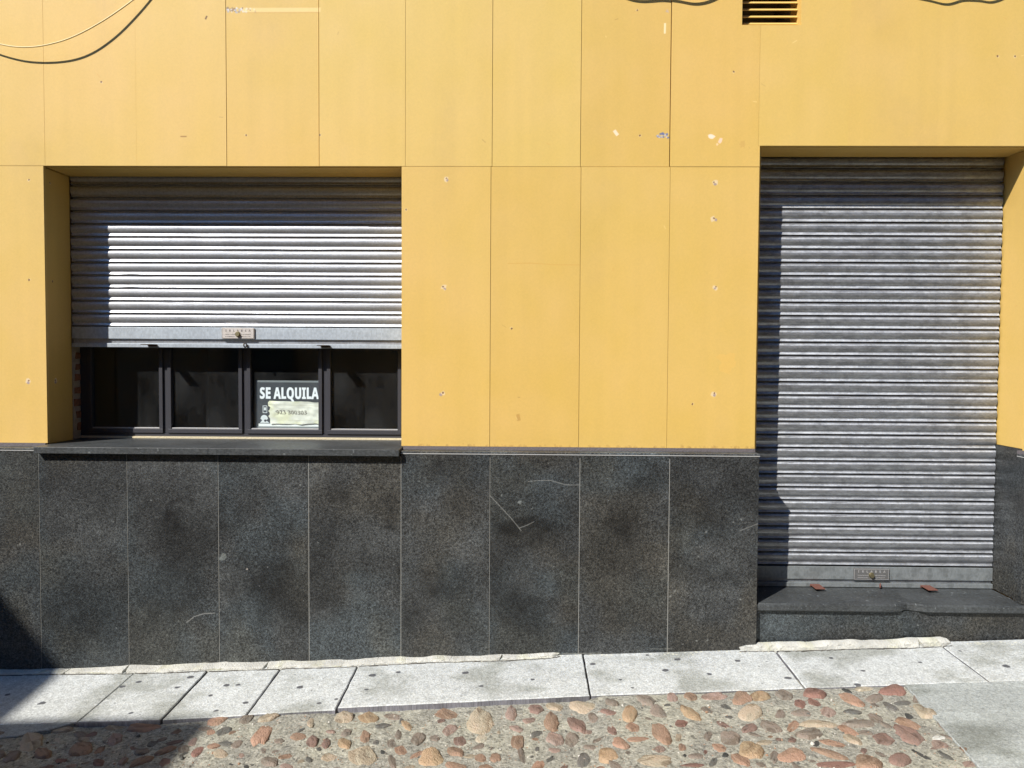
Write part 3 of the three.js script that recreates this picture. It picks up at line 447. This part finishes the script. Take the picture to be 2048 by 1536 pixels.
// ---------------------------------------------------------------- roller shutters
const PROF = [[0, -0.011], [0.0006, 0.0005], [0.0022, 0.0050], [0.0050, 0.0080], [0.0090, 0.0098], [0.0140, 0.0110], [0.0200, 0.0117], [0.0260, 0.0118], [0.0320, 0.0110], [0.0375, 0.0093], [0.0420, 0.0066], [0.0455, 0.0036], [0.0470, 0.0016], [0.0482, 0.0013], [0.0495, 0.0018], [0.0555, 0.0048], [0.0608, 0.0074], [0.0622, 0.0079], [0.0630, 0.0072], [0.0633, 0.0], [0.0636, -0.012], [0.0715, -0.013]];
function slatGeo(len, pitch, v) {
  const n = 28, k = pitch / 0.0715, m = PROF.length, P = [], U = [], I = [];
  for (let i = 0; i <= n; i++) for (let j = 0; j < m; j++) {
    const x = len * i / n, [t, z] = PROF[j], bend = 0.0006 * (fbm(x * 3 + v * 13, v, 2, 400) - 0.5), dent = 0.0010 * Math.max(0, fbm(x * 9 + v * 7, j * 0.22, 3, 410) - 0.62) * -4;
    P.push(x, -t * k + bend * 0.9, z + (z > 0.002 ? dent : 0) + bend); U.push(x * 0.8 + v * 0.37, t * 1.9 + v * 0.19);
  }
  for (let i = 0; i < n; i++) for (let j = 0; j < m - 1; j++) { const a = i * m + j; I.push(a, a + 1, a + m, a + 1, a + m + 1, a + m); }
  let g = new THREE.BufferGeometry(); g.setAttribute('position', new THREE.Float32BufferAttribute(P, 3)); g.setAttribute('uv', new THREE.Float32BufferAttribute(U, 2)); g.setIndex(I); g = toCreasedNormals(g, 0.75);
  return g;
}
function plateTexture(fg, bg) {
  const { cv, ctx: c } = mk(512, 172, (u, v, i, j) => { const k = 1 + 0.25 * (fbm(u * 20, v * 8, 3, 420) - 0.5) + 0.12 * (hash(i, j, 3) - 0.5); return [bg[0] * k, bg[1] * k, bg[2] * k]; });
  c.strokeStyle = fg; c.lineWidth = 5; c.strokeRect(8, 8, 496, 156); c.fillStyle = fg; c.font = 'bold 46px sans-serif'; c.textAlign = 'center'; c.textBaseline = 'middle';
  [...'IRLABSA'].forEach((ch, i) => c.fillText(ch, 70 + i * 62, 44));
  for (const [x0, x1] of [[58, 205], [308, 452]]) for (const y of [98, 132]) for (let x = x0; x < x1; x += rr(9, 15)) c.fillRect(x, y + rr(-2, 2), rr(5, 9), 10);
  return tex(cv);
}
function shutter(o) {
  const g = part('roller_shutter', o.label), { x0, x1, z, bottom, base, groove, pitch, count, mat } = o, L = x1 - x0;
  const vars = [0, 1, 2, 3, 4, 5].map((v) => slatGeo(L, pitch, v + o.seed));
  for (let k = 0; k < count; k++) { const s = add('slat', vars[(k * 5 + (k >> 2)) % 6], mat, g); s.position.set(x0, bottom + (k + 1) * pitch, z - 0.008 + rr(-0.0006, 0.0006)); }
  add('bottom_plate', uvMetre(boxG(x0, x1, groove[0], bottom - 0.001, z - 0.008, z + 0.006, 0.0018), 0.9), o.sheet, g);
  add('groove_strip', uvMetre(boxG(x0 + 0.002, x1 - 0.002, groove[1], groove[0] - 0.0005, z - 0.02, z - 0.006), 0.9), mat, g);
  add('base_rail', uvMetre(boxG(x0 + 0.001, x1 - 0.001, base, groove[1] - 0.0005, z - 0.02, z + 0.012, 0.002), 0.9), o.sheet, g);
  const pm = std({ map: plateTexture(o.fg, o.bg), roughness: 0.45, metalness: 0.5 }), [px, py, pw, ph] = o.plate;
  const pl = boxG(px - pw / 2, px + pw / 2, py - ph / 2, py + ph / 2, z + 0.0065, z + 0.016, 0.0015); uvBy(pl, (x, y) => [(x - px) / pw + 0.5, (y - py) / ph + 0.5]);
  add('lock_plate', pl, pm, g);
  add('lock_cylinder', merge([new THREE.CylinderGeometry(0.0115, 0.0125, 0.014, 18).rotateX(Math.PI / 2).translate(px, py - 0.005, z + 0.022), new THREE.TorusGeometry(0.0135, 0.002, 6, 18).translate(px, py - 0.005, z + 0.0165)]), brass, g);
  for (const tx of o.tabs) add('foot_tab', uvMetre(merge([boxG(tx - 0.026, tx + 0.026, o.tabY - 0.004, o.tabY, z - 0.01, z + 0.095, 0.001), boxG(tx - 0.026, tx + 0.026, o.tabY - 0.012, o.tabY - 0.0042, z + 0.012, z + 0.017)]), 3), o.tabMat, g);
  add('padlock_eye', new THREE.TorusGeometry(0.011, 0.0035, 8, 18).rotateY(Math.PI / 2 - 0.35).translate(o.eye, o.tabY - 0.002, z + 0.026), o.eyeMat, g);
  return g;
}
shutter({ seed: 0, label: 'half lowered bright galvanised roller shutter over the window', x0: -2.514, x1: -0.646, z: -0.238, bottom: 1.697, groove: [1.631, 1.607], base: 1.584, pitch: 0.0705, count: 12, mat: zinc, sheet, plate: [-1.584, 1.664, 0.18, 0.06], fg: 'rgba(74,66,62,0.95)', bg: [0.66, 0.62, 0.58], tabs: [-2.06, -1.10], tabY: 1.6015, tabMat: darkSteel, eye: -1.54, eyeMat: darkSteel });
shutter({ seed: 20, label: 'fully lowered grimy roller shutter over the doorway', x0: 1.207, x1: 2.563, z: -0.223, bottom: 0.405, groove: [0.334, 0.318], base: 0.2935, pitch: 0.072, count: 31, mat: zincDirty, sheet: sheetDirty, plate: [1.901, 0.367, 0.192, 0.062], fg: 'rgba(206,206,206,0.95)', bg: [0.2, 0.2, 0.2], tabs: [1.595, 2.195], tabY: 0.309, tabMat: rust, eye: 1.945, eyeMat: rust });

// ---------------------------------------------------------------- window behind the half-raised shutter
const win = part('shop_window', 'dark framed four-pane shop window under the raised shutter');
const MUL = [-2.497, -2.043, -1.589, -1.134, -0.684], FT = 2.44;
add('window_frame', uvMetre(merge([boxG(-2.532, -0.642, 1.081, 1.0975, -0.372, -0.334), boxG(-2.532, -0.642, FT, FT + 0.05, -0.372, -0.334), boxG(-2.532, -2.486, 1.0976, FT - 0.0001, -0.372, -0.334), boxG(-0.674, -0.642, 1.0976, FT - 0.0001, -0.372, -0.334)])), frameMat, win);
for (const m of MUL.slice(1, 4)) add('mullion', boxG(m - 0.016, m + 0.016, 1.0977, FT - 0.0002, -0.372, -0.338, 0.002), frameMat, win);
const dustMap = tex(mk(512, 512, (u, v, i, j) => { const d = fbm(u * 5, v * 4, 4, 500), s = vn(u * 30, v * 3, 505), p = hash(i, j, 501); return 0.989 - 0.03 * (d - 0.45) - 0.004 * (s - 0.5) - (p > 0.996 ? 0.1 : 0); }, true).cv, false);
const glassMat = new THREE.MeshPhysicalMaterial({ color: rgb(0.9, 0.96, 1.0), roughness: 0.03, transmission: 1, transmissionMap: dustMap, thickness: 0, ior: 1.5 });
for (let i = 0; i < 4; i++) {
  const a = MUL[i] + 0.0135, b = MUL[i + 1] - 0.0135, lo = 1.0995, hi = FT - 0.003, w = 0.021;
  add('sash', merge([boxG(a, b, lo, lo + 0.024, -0.36, -0.326, 0.002), boxG(a, b, hi - 0.03, hi, -0.36, -0.326, 0.002), boxG(a, a + w, lo + 0.0242, hi - 0.0302, -0.36, -0.326, 0.002), boxG(b - w, b, lo + 0.0242, hi - 0.0302, -0.36, -0.326, 0.002)]), frameMat, win);
  add('glazing_bead', boxG(a + w + 0.0005, b - w - 0.0005, lo + 0.0243, lo + 0.0305, -0.358, -0.331, 0.001), beadMat, win);
  const gl = new THREE.PlaneGeometry(b - a - 2 * w - 0.001, hi - lo - 0.07).translate((a + b) / 2, (lo + hi) / 2, -0.346); uvBy(gl, (x, y) => [x * 1.1, y * 1.1]);
  add('glass_pane', gl, glassMat, win);
}
add('mortar_bed', uvMetre(boxG(-2.54, -0.642, 1.0698, 1.0805, -0.372, -0.322), 2), cream, win);
// brick jamb between shutter and window
const jamb = part('brick_jamb', 'rough brick and mortar edge beside the window frame');
add('mortar_back', uvMetre(boxG(-2.56, -2.5345, 1.066, 2.55, -0.40, -0.268), 2), limeMortar, jamb);
for (const [t, b] of [[1.551, 1.52], [1.489, 1.455], [1.43, 1.393], [1.359, 1.322], [1.291, 1.251], [1.223, 1.183], [1.158, 1.115]]) {
  const z0 = -0.345, z1 = -0.284 + rr(-0.016, 0.010), g = plate(jag([[-z1, b], [-z0, b + rr(-0.003, 0.003)], [-z0, t], [-z1 + rr(-0.01, 0.012), t + rr(-0.004, 0.004)]], 0.02, 0.002), 0, 0.012, 0.002).rotateY(Math.PI / 2).translate(-2.541, 0, 0);
  add('brick', uvMetre(g, 3), brickMat, jamb);
}
// ---------------------------------------------------------------- ventilation grille
const vent = part('ventilation_grille', 'yellow louvred ventilation opening above the door');
add('grille_lining', uvFac(merge([boxG(1.0755, 1.0885, 3.2215, 3.544, -0.16, -0.0205), boxG(1.3875, 1.4005, 3.2215, 3.544, -0.16, -0.0205), boxG(1.089, 1.387, 3.2215, 3.2335, -0.16, -0.0205), boxG(1.089, 1.387, 3.5305, 3.544, -0.16, -0.0205)])), yellows[2], vent);
add('duct_back', boxG(1.077, 1.399, 3.223, 3.542, -0.44, -0.42), roomMat, vent);
for (const x of [1.0756, 1.397]) add('duct_wall', boxG(x, x + 0.0034, 3.2216, 3.5439, -0.42, -0.1605), roomMat, vent);
for (let i = 0; i < 8; i++) add('louvre', uvFac(boxG(1.0895, 1.3865, -0.0125, 0.0125, -0.0016, 0.0016).rotateX(-0.85).translate(0, 3.267 + i * 0.0358, -0.062)), yellows[2], vent);

// ---------------------------------------------------------------- to-let poster and the paper stuck on it
{
  const { cv, ctx: c } = mk(768, 558, (u, v, i, j) => { const k = 1 + 0.3 * (fbm(u * 6, v * 5, 3, 600) - 0.5) + 0.15 * (hash(i, j, 2) - 0.5); return [0.048 * k, 0.052 * k, 0.056 * k]; });
  c.strokeStyle = 'rgb(128,132,130)'; c.lineWidth = 22; c.strokeRect(11, 11, 746, 536);
  c.fillStyle = 'rgb(236,236,226)'; c.fillRect(30, 508, 738, 32);
  c.fillStyle = 'rgb(244,244,240)'; c.font = 'bold 158px sans-serif'; c.textBaseline = 'alphabetic';
  c.save(); c.translate(44, 212); const w0 = c.measureText('SE ALQUILA').width; c.scale(700 / w0, 1.12); c.fillText('SE ALQUILA', 0, 0); c.lineWidth = 7; c.strokeStyle = 'rgb(244,244,240)'; c.strokeText('SE ALQUILA', 0, 0); c.restore();
  // mobile phone and telephone pictograms
  c.strokeStyle = c.fillStyle = 'rgb(226,228,222)'; c.lineWidth = 7; c.strokeRect(84, 300, 46, 80); c.fillRect(94, 318, 26, 34);
  c.beginPath(); c.arc(98, 448, 42, Math.PI, 0); c.lineTo(146, 448); c.lineTo(120, 470); c.lineTo(160, 500); c.lineTo(46, 500); c.lineTo(74, 470); c.lineTo(50, 448); c.fill(); c.fillStyle = 'rgb(40,42,44)'; c.beginPath(); c.arc(110, 474, 14, 0, 6.3); c.fill();
  const g = boxG(-0.1855, 0.1855, 0, 0.271, -0.0015, 0.0015); uvBy(g, (x, y) => [(x + 0.1855) / 0.371, y / 0.271]);
  const p = add('rental_poster', g, std({ map: tex(cv), roughness: 0.7 })); p.position.set(-1.3505, 1.1305, -0.3615);
  Object.assign(p.userData, { label: 'black poster reading SE ALQUILA behind the third window pane', category: 'poster' });
}
{
  const { cv, ctx: c } = mk(512, 256, (u, v, i, j) => { const w = fbm(u * 7, v * 5, 4, 610), k = 1 + 0.3 * (w - 0.5) + 0.06 * (hash(i, j, 2) - 0.5), y = 0.10 * sst(0.4, 0.7, fbm(u * 4, v * 3, 2, 615)); return [0.80 * k, 0.77 * k, (0.63 - y) * k]; });
  c.fillStyle = 'rgba(86,80,66,0.85)'; c.font = 'bold 60px sans-serif'; c.fillText('923 300303', 70, 148); c.fillStyle = 'rgba(150,140,110,0.5)'; c.fillRect(0, 40, 512, 4); c.fillRect(60, 214, 440, 3);
  const W = 0.298, H = 0.132, nx = 40, ny = 18, edge = (a, s) => 0.010 * (vn(a * 22, s, 620) - 0.2), P = [], U = [], I = [];
  for (let side = 0; side < 2; side++) for (let j = 0; j <= ny; j++) for (let i = 0; i <= nx; i++) {
    let x = W * i / nx, y = H * j / ny; const l = 0.02 * vn(j * 0.7, 3, 621), t = edge(x, 1), b = edge(x, 2);
    x = l + (W - l) * i / nx; y = b + (H - t - b) * j / ny;
    P.push(x - W / 2, y, 0.0006 * (1 - 2 * side) + 0.011 * (fbm(x * 26, y * 44, 3, 625) - 0.2)); U.push(i / nx, j / ny);
  }
  const N = (nx + 1) * (ny + 1);
  for (let j = 0; j < ny; j++) for (let i = 0; i < nx; i++) { const a = j * (nx + 1) + i, b = a + nx + 1; I.push(a, a + 1, b, a + 1, b + 1, b, N + a, N + b, N + a + 1, N + a + 1, N + b, N + b + 1); }
  const g = new THREE.BufferGeometry(); g.setAttribute('position', new THREE.Float32BufferAttribute(P, 3)); g.setAttribute('uv', new THREE.Float32BufferAttribute(U, 2)); g.setIndex(I); g.computeVertexNormals();
  const m = add('paper_note', g, std({ map: tex(cv), roughness: 0.95, side: THREE.DoubleSide })); m.position.set(-1.316, 1.152, -0.3575);
  Object.assign(m.userData, { label: 'crumpled cream paper with a faded phone number taped over the poster', category: 'paper' });
}
// ---------------------------------------------------------------- cables looped along the facade
function cable(pts, label, r) {
  const o = group('cable', scene, { label, category: 'cable', group: 'cables along the facade' });
  const [bx, by] = [pts[0][0], pts[0][1]]; o.position.set(bx, by, 0);
  const cv = new THREE.CatmullRomCurve3(pts.map(([x, y, z]) => new THREE.Vector3(x - bx, y - by, z)), false, 'centripetal');
  add('cable_sheath', new THREE.TubeGeometry(cv, 90, r, 8), cableMat, o);
  for (const [x, y, z] of [pts[0], pts[pts.length - 1]]) add('cable_clip', boxG(x - bx - 0.008, x - bx + 0.008, y - by - 0.01, y - by + 0.01, 0, z + r + 0.002, 0.002), cableMat, o);
}
cable([[-3.5, 3.62, 0.012], [-3.2, 3.38, 0.03], [-2.9, 3.2, 0.05], [-2.677, 3.12, 0.05], [-2.536, 3.107, 0.052], [-2.395, 3.127, 0.058], [-2.292, 3.163, 0.058], [-2.163, 3.236, 0.05], [-2.034, 3.332, 0.036], [-1.9, 3.45, 0.02], [-1.78, 3.56, 0.012]], 'pale cable sagging in a loop at the upper left', 0.0038);
cable([[0.2, 3.50, 0.01], [0.38, 3.44, 0.03], [0.52, 3.402, 0.04], [0.66, 3.404, 0.04], [0.73, 3.396, 0.04], [0.835, 3.376, 0.035], [0.93, 3.395, 0.03], [1.03, 3.44, 0.012]], 'pale cable dipping into view left of the ventilation grille', 0.0055);
cable([[1.75, 3.45, 0.012], [1.92, 3.405, 0.03], [2.0, 3.392, 0.035], [2.09, 3.374, 0.035], [2.17, 3.393, 0.035], [2.25, 3.391, 0.035], [2.31, 3.384, 0.035], [2.38, 3.4, 0.03], [2.55, 3.47, 0.012]], 'pale wavy cable at the top right corner', 0.0045);

// ---------------------------------------------------------------- house across the street, behind the camera: its stepped roofline shades the lower left corner
{
  const h = group('opposite_house', scene, { label: 'pale rendered house with stepped roofline across the street behind the viewer', category: 'building' });
  h.position.set(0, -0.6, 5.6);
  const wallM = std({ color: rgb(0.62, 0.52, 0.38), roughness: 0.9, bumpMap: cementBump, bumpScale: 0.004 }), trim = std({ color: rgb(0.2, 0.12, 0.08), roughness: 0.6 }), pane = std({ color: rgb(0.03, 0.035, 0.04), roughness: 0.05 });
  const y = (v) => v + 0.6, prof = [[-14, 0], [-14, y(7.4)], [-8.12, y(7.4)], [-7.53, y(6.67)], [-7.2, y(6.26)], [-6.7, y(5.65)], [-5.73, y(5.65)], [-5.37, y(5.17)], [-4.9, y(4.5)], [12, y(4.5)], [12, 0]];
  add('wall', uvMetre(plate(prof, 0, 5, 0)), wallM, h);
  for (let i = 0; i < 6; i++) {
    const x = -10 + i * 3.2, wdw = group('window', h); wdw.position.set(x, 1.5, 0);
    add('frame', merge([boxG(-0.5, 0.5, 0, 0.06, -0.05, -0.001), boxG(-0.5, 0.5, 1.34, 1.4, -0.05, -0.001), boxG(-0.5, -0.44, 0.061, 1.339, -0.05, -0.001), boxG(0.44, 0.5, 0.061, 1.339, -0.05, -0.001)]), trim, wdw);
    add('pane', boxG(-0.439, 0.439, 0.061, 1.339, -0.02, -0.004), pane, wdw);
  }
  const d = group('door', h); d.position.set(0.9, 0.55, 0); add('leaf', boxG(-0.5, 0.5, 0, 2.1, -0.06, -0.001, 0.01), trim, d); add('handle', new THREE.SphereGeometry(0.03, 12, 8).translate(0.4, 1, -0.09), brass, d);
}
renderer.render(scene, camera);
